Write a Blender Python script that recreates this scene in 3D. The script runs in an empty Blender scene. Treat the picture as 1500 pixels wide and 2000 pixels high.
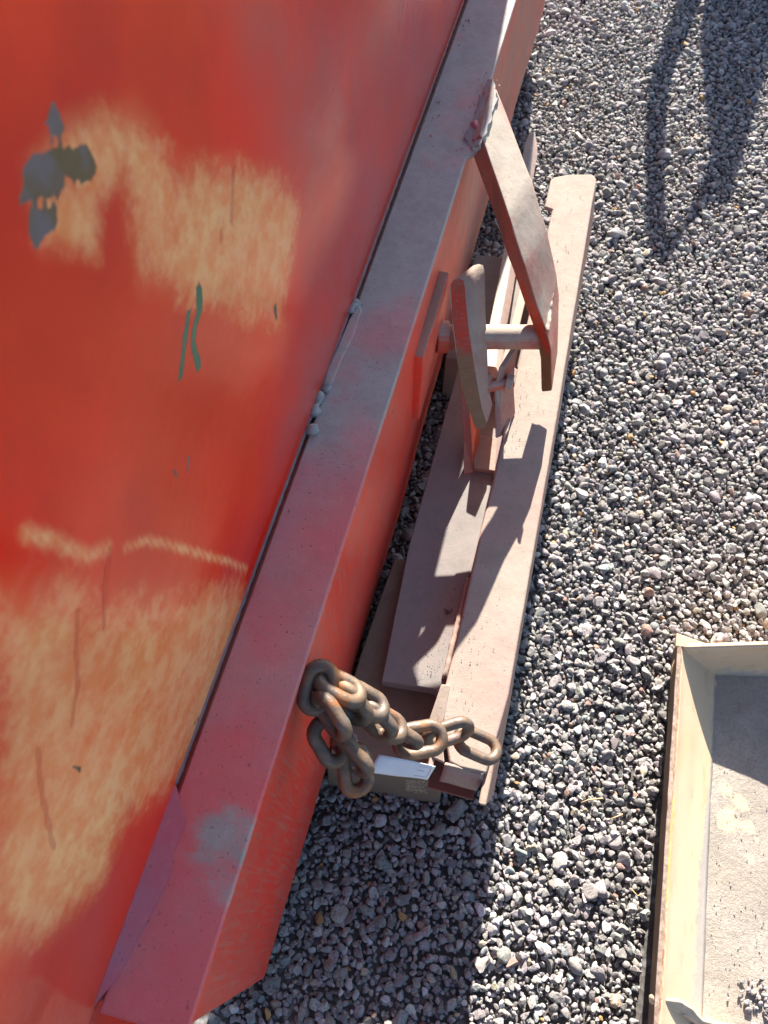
import bpy, bmesh, math, random
import numpy as np
from mathutils import Vector, Matrix, noise as mnoise
R = math.radians
random.seed(7); rng = np.random.default_rng(11)
scn = bpy.context.scene
# ------------------------------------------------------------------ camera, world, sun, exposure
CAMH = 1.6
PITCH = math.atan(2)                                   # degrees below the horizon (63.4)
cam_d = bpy.data.cameras.new('camera'); cam = bpy.data.objects.new('camera', cam_d)
scn.collection.objects.link(cam); scn.camera = cam
cam.location = (0, 0, CAMH); cam.rotation_euler = (math.pi/2 - PITCH, 0, 0)
cam_d.lens = 27; cam_d.sensor_width = 36; cam_d.sensor_fit = 'AUTO'
cam_d.clip_start = 0.02; cam_d.clip_end = 600
cam_d.dof.use_dof = True; cam_d.dof.focus_distance = 1.30; cam_d.dof.aperture_fstop = 7.0
scn.render.resolution_x = 768; scn.render.resolution_y = 1024

SUN_A, SUN_B = -0.297, -1.99                           # light travels (a, b, -1)
sdir = Vector((-SUN_A, -SUN_B, 1)).normalized()        # towards the sun
world = bpy.data.worlds.new('World'); scn.world = world; world.use_nodes = True
wn = world.node_tree.nodes; bg = wn['Background']
sky = wn.new('ShaderNodeTexSky'); sky.sky_type = 'NISHITA'; sky.sun_disc = False
sky.sun_elevation = math.asin(sdir.z); sky.sun_rotation = math.atan2(sdir.x, sdir.y)
sky.air_density = 1.0; sky.dust_density = 1.0; sky.ozone_density = 2.0
world.node_tree.links.new(sky.outputs[0], bg.inputs[0]); bg.inputs[1].default_value = 0.063
sun_d = bpy.data.lights.new('sun', 'SUN'); sun_d.energy = 5.0; sun_d.angle = R(0.4); sun_d.color = (1, .93, .83)
sun = bpy.data.objects.new('sun', sun_d); scn.collection.objects.link(sun)
sun.rotation_euler = sdir.to_track_quat('Z', 'Y').to_euler(); sun.location = (0, 0, 5)
scn.view_settings.view_transform = 'Standard'; scn.view_settings.look = 'None'
scn.view_settings.exposure = 1.88; scn.view_settings.gamma = 1
scn.render.engine = 'CYCLES'

# ------------------------------------------------------------------ helpers
S, Cc = math.sin(PITCH), math.cos(PITCH)
AL = R(14.9); ca, sa = math.cos(AL), math.sin(AL)      # the blade runs 14.9 degrees off the view direction
def P(px, py, h):                                      # measured photo point + known height above ground -> metres
    x = (px-750)/1500; y = (py-1000)/1500; k = (CAMH-h)/(S+y*Cc)
    return Vector((x*k, (Cc-y*S)*k, h))
def B(n, u, h): return Vector((n*ca+u*sa, -n*sa+u*ca, h))   # blade frame: n outward, u along, h up
def NU(v): return (v.x*ca-v.y*sa, v.x*sa+v.y*ca, v.z)

def link(o, parent=None):
    scn.collection.objects.link(o)
    if parent is not None: o.parent = parent
    return o
def meshobj(name, verts, faces, mat, parent=None, smooth=False, bevel=0, seg=2):
    me = bpy.data.meshes.new(name); me.from_pydata([tuple(v) for v in verts], [], faces); me.update()
    bm = bmesh.new(); bm.from_mesh(me); bmesh.ops.recalc_face_normals(bm, faces=bm.faces); bm.to_mesh(me); bm.free()
    o = bpy.data.objects.new(name, me); me.materials.append(mat)
    if smooth: me.polygons.foreach_set('use_smooth', [True]*len(me.polygons))
    if bevel:
        b = o.modifiers.new('bevel', 'BEVEL'); b.width = bevel; b.segments = seg; b.limit_method = 'ANGLE'; b.angle_limit = R(35)
        me.polygons.foreach_set('use_smooth', [True]*len(me.polygons))
        w = o.modifiers.new('wn', 'WEIGHTED_NORMAL'); w.keep_sharp = True
    return link(o, parent)
def join_geo(parts):
    V, F = [], []
    for v, f in parts:
        k = len(V); V += list(v); F += [tuple(i+k for i in q) for q in f]
    return V, F
def loft(a, b):                                        # solid between two matching outlines
    n = len(a); v = list(a)+list(b)
    f = [tuple(range(n)), tuple(range(2*n-1, n-1, -1))]
    f += [(i, (i+1) % n, n+(i+1) % n, n+i) for i in range(n)]
    return v, f
def slab(poly, d):                                     # outline dropped by d downwards
    return loft(poly, [p-Vector((0, 0, d)) for p in poly])
def bbox(n0, n1, u0, u1, h0, h1):
    a = [B(n0, u0, h0), B(n1, u0, h0), B(n1, u0, h1), B(n0, u0, h1)]
    b = [B(n0, u1, h0), B(n1, u1, h0), B(n1, u1, h1), B(n0, u1, h1)]
    return loft(a, b)
def tube(pts, r, n=10, caps=True, closed=False, rfun=None):
    pts = [Vector(p) for p in pts]; m = len(pts); V, F = [], []
    prev = None
    for i, p in enumerate(pts):
        if closed: t = (pts[(i+1) % m]-pts[i-1]).normalized()
        else: t = (pts[min(i+1, m-1)]-pts[max(i-1, 0)]).normalized()
        if prev is None:
            a = Vector((0, 0, 1)) if abs(t.z) < .9 else Vector((1, 0, 0)); x = t.cross(a).normalized()
        else: x = (prev-t*prev.dot(t)).normalized()
        prev = x; y = t.cross(x)
        for k in range(n):
            an = 2*math.pi*k/n; rr = r*(rfun(i, an) if rfun else 1)
            V.append(p+(x*math.cos(an)+y*math.sin(an))*rr)
    L = m if closed else m-1
    for i in range(L):
        j = (i+1) % m
        for k in range(n): F.append((i*n+k, i*n+(k+1) % n, j*n+(k+1) % n, j*n+k))
    if caps and not closed:
        F.append(tuple(range(n-1, -1, -1))); F.append(tuple((m-1)*n+k for k in range(n)))
    return V, F
def densify(o, cuts_len=0.02, amp=0.0012, scale=14, seed=0):
    """hand-made unevenness: subdivide then push vertices a little"""
    bm = bmesh.new(); bm.from_mesh(o.data)
    for _ in range(6):
        es = [e for e in bm.edges if e.calc_length() > cuts_len]
        if not es: break
        bmesh.ops.subdivide_edges(bm, edges=es, cuts=1, use_grid_fill=True)
        if len(bm.verts) > 30000: break
    for v in bm.verts:
        v.co += mnoise.noise_vector(v.co*scale+Vector((seed, 0, 0)))*amp
    bm.to_mesh(o.data); bm.free()
def thing(name, label, cat, loc=(0, 0, 0), group=None):
    o = bpy.data.objects.new(name, None); o.location = loc; o.empty_display_size = .05; link(o)
    o['label'] = label; o['category'] = cat
    if group: o['group'] = group
    return o
def adopt(o, root):                                    # keep world placement although root sits elsewhere
    o.parent = root; o.matrix_parent_inverse = Matrix.Translation(-Vector(root.location))
    return o
def tag(o, label, cat, group=None):
    o['label'] = label; o['category'] = cat
    if group: o['group'] = group
    return o

# ------------------------------------------------------------------ materials
class NT:
    def __init__(s, name):
        s.m = bpy.data.materials.new(name); s.m.use_nodes = True; s.t = s.m.node_tree; s.t.nodes.clear()
        s.out = s.t.nodes.new('ShaderNodeOutputMaterial'); s.bs = s.t.nodes.new('ShaderNodeBsdfPrincipled')
        s.t.links.new(s.bs.outputs[0], s.out.inputs[0])
        s.geo = s.t.nodes.new('ShaderNodeNewGeometry')
    def L(s, a, b): s.t.links.new(a, b)
    def val(s, sock, v):
        if hasattr(v, 'is_linked') or isinstance(v, bpy.types.NodeSocket): s.L(v, sock)
        else: sock.default_value = v if not (isinstance(v, tuple) and len(v) == 3 and sock.type == 'RGBA') else (*v, 1)
    def pos(s, scale=(1, 1, 1), rot=(0, 0, 0)):
        m = s.t.nodes.new('ShaderNodeMapping'); s.L(s.geo.outputs['Position'], m.inputs[0])
        m.inputs['Rotation'].default_value = rot; m.inputs['Scale'].default_value = scale; return m.outputs[0]
    def noise(s, scale, detail=4, rough=.55, vec=None, dist=0, col=False):
        n = s.t.nodes.new('ShaderNodeTexNoise'); n.inputs['Scale'].default_value = scale
        n.inputs['Detail'].default_value = detail; n.inputs['Roughness'].default_value = rough
        n.inputs['Distortion'].default_value = dist
        s.L(vec if vec is not None else s.geo.outputs['Position'], n.inputs['Vector'])
        return n.outputs['Color'] if col else n.outputs[0]
    def vor(s, scale, feature='F1', vec=None):
        n = s.t.nodes.new('ShaderNodeTexVoronoi'); n.inputs['Scale'].default_value = scale; n.feature = feature
        s.L(vec if vec is not None else s.geo.outputs['Position'], n.inputs['Vector']); return n.outputs[0]
    def ramp(s, x, a, b, lo=0., hi=1.):
        n = s.t.nodes.new('ShaderNodeMapRange'); n.interpolation_type = 'SMOOTHSTEP'
        s.val(n.inputs[0], x); n.inputs[1].default_value = a; n.inputs[2].default_value = b
        n.inputs[3].default_value = lo; n.inputs[4].default_value = hi; return n.outputs[0]
    def math(s, op, a, b=0.):
        n = s.t.nodes.new('ShaderNodeMath'); n.operation = op; s.val(n.inputs[0], a); s.val(n.inputs[1], b); return n.outputs[0]
    def mix(s, f, a, b, mode='MIX'):
        n = s.t.nodes.new('ShaderNodeMix'); n.data_type = 'RGBA'; n.blend_type = mode
        s.val(n.inputs['Factor'], f); s.val(n.inputs['A'], a); s.val(n.inputs['B'], b); return n.outputs['Result']
    def attr(s, name):
        n = s.t.nodes.new('ShaderNodeAttribute'); n.attribute_name = name; return n
    def nz(s):
        n = s.t.nodes.new('ShaderNodeSeparateXYZ'); s.L(s.geo.outputs['True Normal'], n.inputs[0]); return n.outputs[2]
    def bump(s, h, strength=.3, dist=.002, prev=None):
        n = s.t.nodes.new('ShaderNodeBump'); n.inputs['Strength'].default_value = strength
        n.inputs['Distance'].default_value = dist; s.L(h, n.inputs['Height'])
        if prev is not None: s.L(prev, n.inputs['Normal'])
        return n.outputs[0]
    def fin(s, col, rough=.6, normal=None, ior=1.5, metallic=0., coat=0):
        s.val(s.bs.inputs['Base Color'], col); s.val(s.bs.inputs['Roughness'], rough)
        s.bs.inputs['IOR'].default_value = ior; s.val(s.bs.inputs['Metallic'], metallic)
        if coat: s.bs.inputs['Coat Weight'].default_value = coat; s.bs.inputs['Coat Roughness'].default_value = .2
        if normal is not None: s.L(normal, s.bs.inputs['Normal'])
        return s.m

def dusty(name, paint, paint2, dust, d_up=.8, d_side=.15, rough=.5, grain=1.0, chips=.5, dustnoise=9, pits=.5, streak=0., far=None, spot=None, up0=.25):
    """old paint: two shades, settled dust on upward faces, chips, pits, brushed streaks"""
    t = NT(name)
    c = t.mix(t.ramp(t.noise(7, 6, .65), .38, .66), paint, paint2)
    c = t.mix(t.ramp(t.noise(60, 5, .7), .5, .8, 0, .35), c, tuple(min(1, x*1.5+.05) for x in paint))
    if streak:
        st = t.noise(1, 6, .7, vec=t.pos((230, 230, 10)))
        c = t.mix(t.ramp(st, .48, .66, 0, streak), c, tuple(x*.5+.5*d for x, d in zip(paint2, dust)))
    up = t.ramp(t.nz(), up0, .6+up0, d_side, d_up)
    dn = t.ramp(t.noise(dustnoise, 7, .62), .3, .62, .55, 1.08)
    fine = t.ramp(t.noise(420, 3, .7), .25, .75, .8, 1.15)
    if far:                                            # dust has settled thicker towards the far end
        y0, y1, amt = far; sp = t.t.nodes.new('ShaderNodeSeparateXYZ'); t.L(t.geo.outputs['Position'], sp.inputs[0])
        up = t.math('ADD', up, t.ramp(t.math('ADD', sp.outputs[1], t.math('MULTIPLY', t.noise(5, 4), .3)), y0+.15, y1+.15, 0, amt))
    if spot:                                           # one rubbed, dusty patch
        for (cx, cy, cz), rad, amt in spot:
            vm = t.t.nodes.new('ShaderNodeVectorMath'); vm.operation = 'DISTANCE'; t.L(t.geo.outputs['Position'], vm.inputs[0]); vm.inputs[1].default_value = (cx, cy, cz)
            up = t.math('ADD', up, t.ramp(t.math('ADD', vm.outputs['Value'], t.math('MULTIPLY', t.noise(16, 7, .7), .11)), rad*.3+.055, rad+.055, amt, 0))
    df = t.math('MULTIPLY', t.math('MULTIPLY', up, dn), fine)
    dcol = t.mix(t.ramp(t.noise(24, 6, .7), .35, .7), dust, tuple(x*.82 for x in dust))
    c = t.mix(t.math('MINIMUM', df, .97), c, dcol)
    chip = t.ramp(t.noise(38, 8, .72, dist=.6), .705-.02*chips, .735-.02*chips)
    if chips: c = t.mix(t.math('MULTIPLY', chip, .75), c, (.07, .05, .045))
    pit = t.ramp(t.noise(230, 2, .5), .665, .73)
    if pits: c = t.mix(t.math('MULTIPLY', pit, .6*pits), c, (.08, .06, .05))
    n1 = t.bump(t.noise(28, 6, .6), .25*grain, .004)
    n1 = t.bump(t.noise(480, 4, .7), .35*grain, .0007, n1)
    n1 = t.bump(t.math('SUBTRACT', 1., t.math('MAXIMUM', chip, pit)), .5, .0008, n1)
    return t.fin(c, t.math('ADD', rough, t.math('MULTIPLY', df, .35)), n1)

RED = (.84, .045, .022); RED2 = (.46, .055, .03)
M = {}
M['flange'] = dusty('flange_paint', (.78, .075, .085), (.66, .13, .15), (.385, .38, .36), .26, .1, .42, 1.3, .6, 5, .9, far=(.12, .80, .95), spot=[(tuple(P(435, 1645, .688)), .045, .75), (tuple(P(462, 1735, .688)), .035, .5)])
M['face'] = dusty('face_paint', RED, (.70, .075, .05), (.38, .24, .18), .8, .015, .36, .6, .6, 6, .3, streak=.75, far=(.75, 1.3, .75))
M['strap'] = dusty('strap_paint', (.42, .07, .04), (.38, .17, .12), (.45, .39, .32), 1.05, .25, .6, 1.4, .3, 7, .6, streak=.4)
M['hook'] = dusty('hook_paint', (.52, .055, .02), (.36, .12, .07), (.50, .42, .35), .98, .06, .6, 1, .4, 16, .6, up0=.45)
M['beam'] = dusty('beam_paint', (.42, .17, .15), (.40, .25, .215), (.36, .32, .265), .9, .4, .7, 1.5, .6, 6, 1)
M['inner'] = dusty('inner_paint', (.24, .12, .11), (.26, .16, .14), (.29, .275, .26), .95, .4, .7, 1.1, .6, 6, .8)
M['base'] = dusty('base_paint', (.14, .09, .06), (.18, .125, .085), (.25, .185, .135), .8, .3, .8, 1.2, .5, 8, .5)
M['weld'] = dusty('weld_bead', (.10, .06, .07), (.20, .12, .13), (.28, .22, .24), .6, .1, .55, 2.0, .4, 30, .6)
M['weldf'] = dusty('weld_fillet', (.27, .25, .25), (.33, .31, .31), (.36, .36, .36), 1.0, .8, .6, 1.6, .8, 20, .8)
M['web'] = dusty('web_paint', (.40, .16, .12), (.36, .24, .18), (.42, .34, .27), .8, .55, .7, 1.6, .8, 30, 1.)
M['bar'] = dusty('bar_paint', (.50, .24, .19), (.52, .36, .29), (.44, .39, .33), 1.0, .3, .7, 1.2, .4, 12, .8, streak=.4)

def mat_cap():
    t = NT('thin_worn_red_paint'); sp = t.t.nodes.new('ShaderNodeSeparateXYZ'); t.L(t.geo.outputs['Position'], sp.inputs[0])
    z = t.math('ADD', sp.outputs[2], t.math('MULTIPLY', t.noise(14, 4), .10))
    c = t.mix(t.ramp(t.noise(30, 6, .7), .35, .65), (.60, .05, .018), (.42, .08, .04))
    c = t.mix(t.ramp(z, .50, .47, 0, .8), c, (.20, .16, .07))
    c = t.mix(t.ramp(z, .555, .60, 0, .6), c, (.36, .20, .15))
    st = t.noise(1, 5, .7, vec=t.pos((60, 60, 300))); c = t.mix(t.ramp(st, .5, .7, 0, .35), c, (.45, .30, .2))
    n = t.bump(t.noise(300, 5, .7), .4, .001); return t.fin(c, .55, t.bump(st, .3, .001, n))
M['cap'] = mat_cap()
def mat_chain():
    t = NT('rusty_chain')
    c = t.mix(t.ramp(t.noise(35, 6, .65), .35, .65), (.09, .07, .06), (.16, .10, .06))
    c = t.mix(t.ramp(t.noise(22, 5, .6, dist=.5), .56, .66), c, (.27, .11, .04))
    c = t.mix(t.ramp(t.noise(30, 5, .6, vec=t.pos((1, 1, 1), (1, 2, 0))), .58, .72), c, (.15, .16, .19))
    c = t.mix(t.math('MULTIPLY', t.ramp(t.nz(), .0, .9), t.ramp(t.noise(60, 5), .35, .7, .05, .45)), c, (.21, .165, .125))
    n = t.bump(t.noise(260, 5, .7), .5, .001); n = t.bump(t.noise(60, 4, .6), .4, .002, n)
    return t.fin(c, t.ramp(t.noise(80, 3), .3, .7, .38, .65), n, metallic=.25)
M['chain'] = mat_chain()

def mat_moldboard():
    t = NT('moldboard_paint')
    a = t.attr('sheen').outputs['Fac']
    c = t.mix(t.ramp(t.noise(4, 6, .6), .35, .68), (.90, .024, .003), (.60, .014, .006))
    c = t.mix(t.ramp(t.noise(2.2, 3, .5), .42, .62, 0, .5), c, (.92, .075, .003))
    g = t.ramp(t.attr('pink_tint').outputs['Fac'], 0, 1)
    c = t.mix(t.math('MULTIPLY', g, t.ramp(t.noise(9, 6), .25, .7, .35, .8)), c, (.50, .10, .09))  # dull pink mixed in for the sky reflection by the upper seam
    # golden sheen patches painted into the colour as tan, broken up by noise
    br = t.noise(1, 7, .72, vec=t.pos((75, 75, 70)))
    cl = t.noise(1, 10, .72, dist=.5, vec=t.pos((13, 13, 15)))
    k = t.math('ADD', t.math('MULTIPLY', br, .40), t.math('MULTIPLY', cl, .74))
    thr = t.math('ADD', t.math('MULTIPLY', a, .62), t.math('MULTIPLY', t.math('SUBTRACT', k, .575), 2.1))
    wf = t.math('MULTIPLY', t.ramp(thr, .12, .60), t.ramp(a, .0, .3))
    sheen_tan = t.mix(t.ramp(t.noise(1, 8, .7, vec=t.pos((40, 40, 45))), .38, .62), (.97, .55, .24), (.92, .36, .12))  # tan shades of the painted sheen
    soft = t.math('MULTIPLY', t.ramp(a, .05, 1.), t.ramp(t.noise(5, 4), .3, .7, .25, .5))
    c = t.mix(t.math('ADD', soft, t.math('MULTIPLY', wf, .42)), c, sheen_tan)
    rag = t.math('MULTIPLY', t.math('SUBTRACT', t.noise(70, 6, .7), .5), 1.3)
    sc = t.ramp(t.math('ADD', t.math('MULTIPLY', t.attr('scar').outputs['Fac'], 1.3), rag), .5, .7)
    scc = t.mix(t.ramp(t.noise(30, 4), .4, .6), (.16, .14, .15), (.14, .10, .05))
    c = t.mix(sc, c, scc)
    gr = t.ramp(t.math('ADD', t.math('MULTIPLY', t.attr('green').outputs['Fac'], 1.3), rag), .5, .7)
    c = t.mix(gr, c, (.03, .16, .09))
    run = t.ramp(t.attr('runs').outputs['Fac'], .25, .6)
    c = t.mix(t.math('MULTIPLY', run, .45), c, (.55, .06, .02))
    n = t.bump(t.noise(300, 4, .7), .15, .0006)
    n = t.bump(t.noise(1, 6, .65, vec=t.pos((26, 26, 60))), .30, .0022, n)
    n = t.bump(t.math('SUBTRACT', 1., t.math('MAXIMUM', sc, t.math('MAXIMUM', gr, run))), .5, .001, n)
    return t.fin(c, t.math('ADD', t.ramp(t.noise(12, 4), .3, .7, .09, .17), t.math('MULTIPLY', sc, .4)), n, ior=1.5)
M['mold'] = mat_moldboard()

def mat_cream():
    t = NT('cream_paint')
    c = t.mix(t.ramp(t.noise(6, 4), .35, .65), (.62, .435, .27), (.63, .47, .32))
    c = t.mix(t.math('MULTIPLY', t.ramp(t.noise(1, 7, .7, vec=t.pos((30, 12, 30))), .54, .70), .45), c, (.40, .27, .14))
    r = t.attr('rust').outputs['Fac']
    rn = t.noise(55, 7, .7)
    rf = t.ramp(t.math('ADD', r, t.math('MULTIPLY', t.math('SUBTRACT', rn, .5), .9)), .42, .62)
    rc = t.mix(t.ramp(t.noise(90, 5), .35, .65), (.26, .12, .06), (.42, .27, .17))
    c = t.mix(rf, c, rc)
    d = t.attr('dirt').outputs['Fac']
    df = t.ramp(t.math('ADD', d, t.math('MULTIPLY', t.math('SUBTRACT', t.noise(45, 8, .75), .5), .8)), .45, .62)
    c = t.mix(df, c, t.mix(t.noise(200, 3), (.34, .30, .26), (.46, .41, .36)))
    ye = t.attr('yellow').outputs['Fac']
    yf = t.ramp(t.math('ADD', ye, t.math('MULTIPLY', t.math('SUBTRACT', t.noise(120, 5, .7), .5), 1.)), .5, .75)
    c = t.mix(t.math('MULTIPLY', yf, .7), c, (.46, .38, .09))
    spk = t.ramp(t.noise(90, 2), .74, .8); c = t.mix(t.math('MULTIPLY', spk, .6), c, (.3, .2, .1))
    n = t.bump(t.noise(30, 5, .6), .2, .003); n = t.bump(t.noise(400, 4, .7), .3, .0007, n)
    n = t.bump(t.math('MAXIMUM', df, rf), .4, .001, n)
    return t.fin(c, t.math('ADD', .42, t.math('MULTIPLY', t.math('MAXIMUM', df, rf), .4)), n)
M['cream'] = mat_cream()

def mat_rust_edge():
    t = NT('rusted_edge')
    c = t.mix(t.ramp(t.noise(70, 6, .7), .35, .65), (.20, .13, .095), (.36, .28, .23))
    c = t.mix(t.ramp(t.noise(16, 4), .6, .7), c, (.45, .34, .16))
    return t.fin(c, .8, t.bump(t.noise(220, 5, .7), .6, .0015))
M['rust'] = mat_rust_edge()

def mat_dirt():
    t = NT('settled_dirt')
    c = t.mix(t.ramp(t.noise(10, 6, .65), .3, .7), (.35, .305, .25), (.46, .41, .35))
    c = t.mix(t.ramp(t.noise(160, 4, .7), .35, .75), c, (.30, .26, .22))
    sp = t.vor(330); c = t.mix(t.ramp(sp, .12, .2, .55, 0), c, (.58, .54, .5))
    sp2 = t.vor(150); c = t.mix(t.ramp(sp2, .06, .1, .8, 0), c, (.2, .17, .15))
    # old cream paint showing through where the dirt is rubbed off
    p = t.attr('bare').outputs['Fac']
    pf = t.ramp(t.math('ADD', p, t.math('MULTIPLY', t.math('SUBTRACT', t.noise(48, 9, .75), .5), 1.5)), .48, .6)
    c = t.mix(pf, c, (.70, .56, .34))
    n = t.bump(t.noise(150, 6, .75), .8, .003); n = t.bump(t.noise(600, 3, .7), .6, .001, n)
    return t.fin(c, .95, n)
M['dirt'] = mat_dirt()

def mat_stone():
    t = NT('stone')
    a = t.attr('tint').outputs['Color']
    c = t.mix(t.ramp(t.noise(170, 5, .7), .3, .75), a, t.mix(1., a, (.62, .60, .60), 'MULTIPLY'))
    c = t.mix(t.ramp(t.noise(420, 3, .7), .62, .8, 0, .5), c, t.mix(1., a, (1.5, 1.48, 1.45), 'MULTIPLY'))
    pz = t.attr('porous').outputs['Fac']
    por = t.math('MULTIPLY', t.ramp(t.noise(330, 3, .6), .55, .68), pz)
    c = t.mix(t.math('MULTIPLY', por, .7), c, t.mix(1., a, (.25, .24, .24), 'MULTIPLY'))
    n = t.bump(t.noise(230, 5, .7), .55, .0022)
    n = t.bump(t.math('SUBTRACT', 1., por), .7, .002, n)
    return t.fin(c, .85, n)
M['stone'] = mat_stone()
def mat_ground():
    t = NT('gravelly_soil')
    v = t.vor(60); c = t.mix(t.ramp(v, .1, .6), (.22, .21, .205), (.09, .085, .08))
    c = t.mix(t.ramp(t.noise(5, 5), .4, .6, 0, .5), c, (.12, .105, .09))
    n = t.bump(v, .8, .006)
    return t.fin(c, .95, n)
M['ground'] = mat_ground()
def simple(name, c, rough=.6, b=200, bs=.3, metallic=0., c2=None):
    t = NT(name); cc = t.mix(t.ramp(t.noise(40, 5), .35, .65), c, c2 or tuple(x*.85 for x in c))
    return t.fin(cc, rough, t.bump(t.noise(b, 4), bs, .0008), metallic=metallic)
M['paper'] = simple('tag_paper', (.78, .78, .80), .55, 300, .1, c2=(.74, .74, .77))
M['print'] = simple('tag_print', (.72, .60, .62), .6)
M['tie'] = simple('tie_wire', (.75, .76, .8), .3, metallic=.3)
M['leaf'] = simple('dry_leaf', (.52, .46, .34), .7)
M['twig'] = simple('dry_twig', (.50, .35, .20), .8)
M['sand'] = simple('sand', (.52, .42, .28), .95, 500, 1.0)
M['iron'] = simple('old_iron', (.28, .09, .06), .6)

# ------------------------------------------------------------------ ground
g = meshobj('ground', [(-150, -150, 0), (150, -150, 0), (150, 150, 0), (-150, 150, 0)], [(0, 1, 2, 3)], M['ground'])
g['kind'] = 'structure'

def ico(sub):
    bm = bmesh.new(); bmesh.ops.create_icosphere(bm, subdivisions=sub, radius=1)
    v = np.array([x.co[:] for x in bm.verts]); f = np.array([[q.index for q in x.verts] for x in bm.faces]); bm.free()
    return v, f
def stone_shape(sub, ang, seed):
    v, f = ico(sub); r = np.random.default_rng(seed)
    # cut by random planes -> facets, then a little noise
    v = v.copy()
    for _ in range(int(ang)):
        d = r.normal(size=3); d /= np.linalg.norm(d); lim = r.uniform(.38, .78)
        over = v@d-lim; m = over > 0; v[m] -= np.outer(over[m], d)*.97
    for k in range(len(v)):
        v[k] *= 1+.12*mnoise.noise(Vector(v[k]*1.7+seed))
    return v, f
def build_stones(name, pts, size, sub, nshape, z0, flat=(.5, .85), smooth_frac=.12, tints=None, seed=1):
    r = np.random.default_rng(seed)
    shapes = [stone_shape(sub, r.integers(8, 16) if i > nshape*smooth_frac else 3, 100+i+seed) for i in range(nshape)]
    N = len(pts); nv = len(shapes[0][0]); nf = len(shapes[0][1])
    sid = r.integers(0, nshape, N)
    base = np.stack([s[0] for s in shapes])[sid]                       # N,nv,3
    sc = np.stack([r.uniform(.85, 1.25, N), r.uniform(.65, 1.0, N), r.uniform(*flat, N)], 1)*size[:, None]*.5
    base = base*sc[:, None, :]
    # random orientation: yaw + moderate tilt
    yaw = r.uniform(0, 2*np.pi, N); tx = r.normal(0, .45, N); ty = r.normal(0, .35, N)
    def rot(ax, a):
        c, s_ = np.cos(a), np.sin(a); m = np.zeros((N, 3, 3)); m[:] = np.eye(3)
        i, j = [(1, 2), (2, 0), (0, 1)][ax]
        m[:, i, i] = c; m[:, j, j] = c; m[:, i, j] = -s_; m[:, j, i] = s_; return m
    RM = rot(2, yaw)@rot(0, tx)@rot(1, ty)
    base = np.einsum('nij,nvj->nvi', RM, base)
    cen = np.stack([pts[:, 0], pts[:, 1], z0], 1)
    V = (base+cen[:, None, :]).reshape(-1, 3)
    F = (np.stack([s[1] for s in shapes])[sid]+(np.arange(N)*nv)[:, None, None]).reshape(-1, 3)
    me = bpy.data.meshes.new(name)
    me.vertices.add(len(V)); me.vertices.foreach_set('co', V.ravel())
    me.loops.add(F.size); me.loops.foreach_set('vertex_index', F.ravel().astype(np.int32))
    me.polygons.add(len(F)); me.polygons.foreach_set('loop_start', np.arange(0, F.size, 3, dtype=np.int32))
    sm = (sid[:, None] <= nshape*smooth_frac)*np.ones((1, nf), bool)
    if sub >= 3: sm[:] = True
    me.polygons.foreach_set('use_smooth', sm.ravel())
    me.update(); me.validate()
    # colours
    pal = np.array([(.235, .228, .228), (.30, .292, .292), (.355, .346, .344), (.43, .42, .416), (.52, .51, .505), (.72, .70, .67),
                    (.26, .30, .31), (.33, .22, .18), (.46, .28, .12), (.42, .37, .28)])
    pr = np.array([.13, .29, .31, .15, .05, .014, .03, .018, .004, .012]); pr /= pr.sum()
    ci = r.choice(len(pal), N, p=pr)
    col = pal[ci]*np.array([.98, .95, .925])*r.uniform(.82, 1.2, (N, 1))*r.uniform(.95, 1.05, (N, 3))
    at = me.attributes.new('tint', 'FLOAT_COLOR', 'POINT')
    cc = np.ones((N, nv, 4), np.float32); cc[:, :, :3] = np.clip(col, 0, .85)[:, None, :]
    at.data.foreach_set('color', cc.ravel())
    at = me.attributes.new('porous', 'FLOAT', 'POINT')
    po = np.where((ci < 4) & (r.random(N) < .55), 1., .0)
    at.data.foreach_set('value', np.repeat(po, nv).astype(np.float32))
    me.materials.append(M['stone'])
    o = bpy.data.objects.new(name, me); return link(o)

def scatter(x0, x1, y0, y1, spacing, seed, jitter=.46):
    r = np.random.default_rng(seed)
    xs = np.arange(x0, x1, spacing); ys = np.arange(y0, y1, spacing*.87)
    X, Y = np.meshgrid(xs, ys); X = X.copy(); X[1::2] += spacing/2
    X = X+r.uniform(-jitter, jitter, X.shape)*spacing; Y = Y+r.uniform(-jitter, jitter, Y.shape)*spacing
    return np.stack([X.ravel(), Y.ravel()], 1)
def keep(p, margin=0.0):
    X, Y = p[:, 0], p[:, 1]; n = X*ca-Y*sa; u = X*sa+Y*ca
    ok = ~((n < -.24))                                              # hidden below the blade
    ok &= ~((n > -.145-margin) & (n < .05+margin) & (u > .2) & (u < .6))          # near base block
    ok &= ~((n > -.14-margin) & (n < .09+margin) & (u > 1.14) & (u < 1.46))
    # the tray
    n2 = n-(.5873*ca-.4659*sa); u2 = u
    ok &= ~((n2 > .024) & (u2 < .585) & (X > .4))
    # field of view with a margin for a step to the side
    ok &= (X < .95+.42*(Y+.3)) 
    return p[ok]
def hfield(p):
    return np.array([.010*mnoise.noise(Vector((x*2.2, y*2.2, 3.)))+.005*mnoise.noise(Vector((x*7, y*7, 8.))) for x, y in p])

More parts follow.
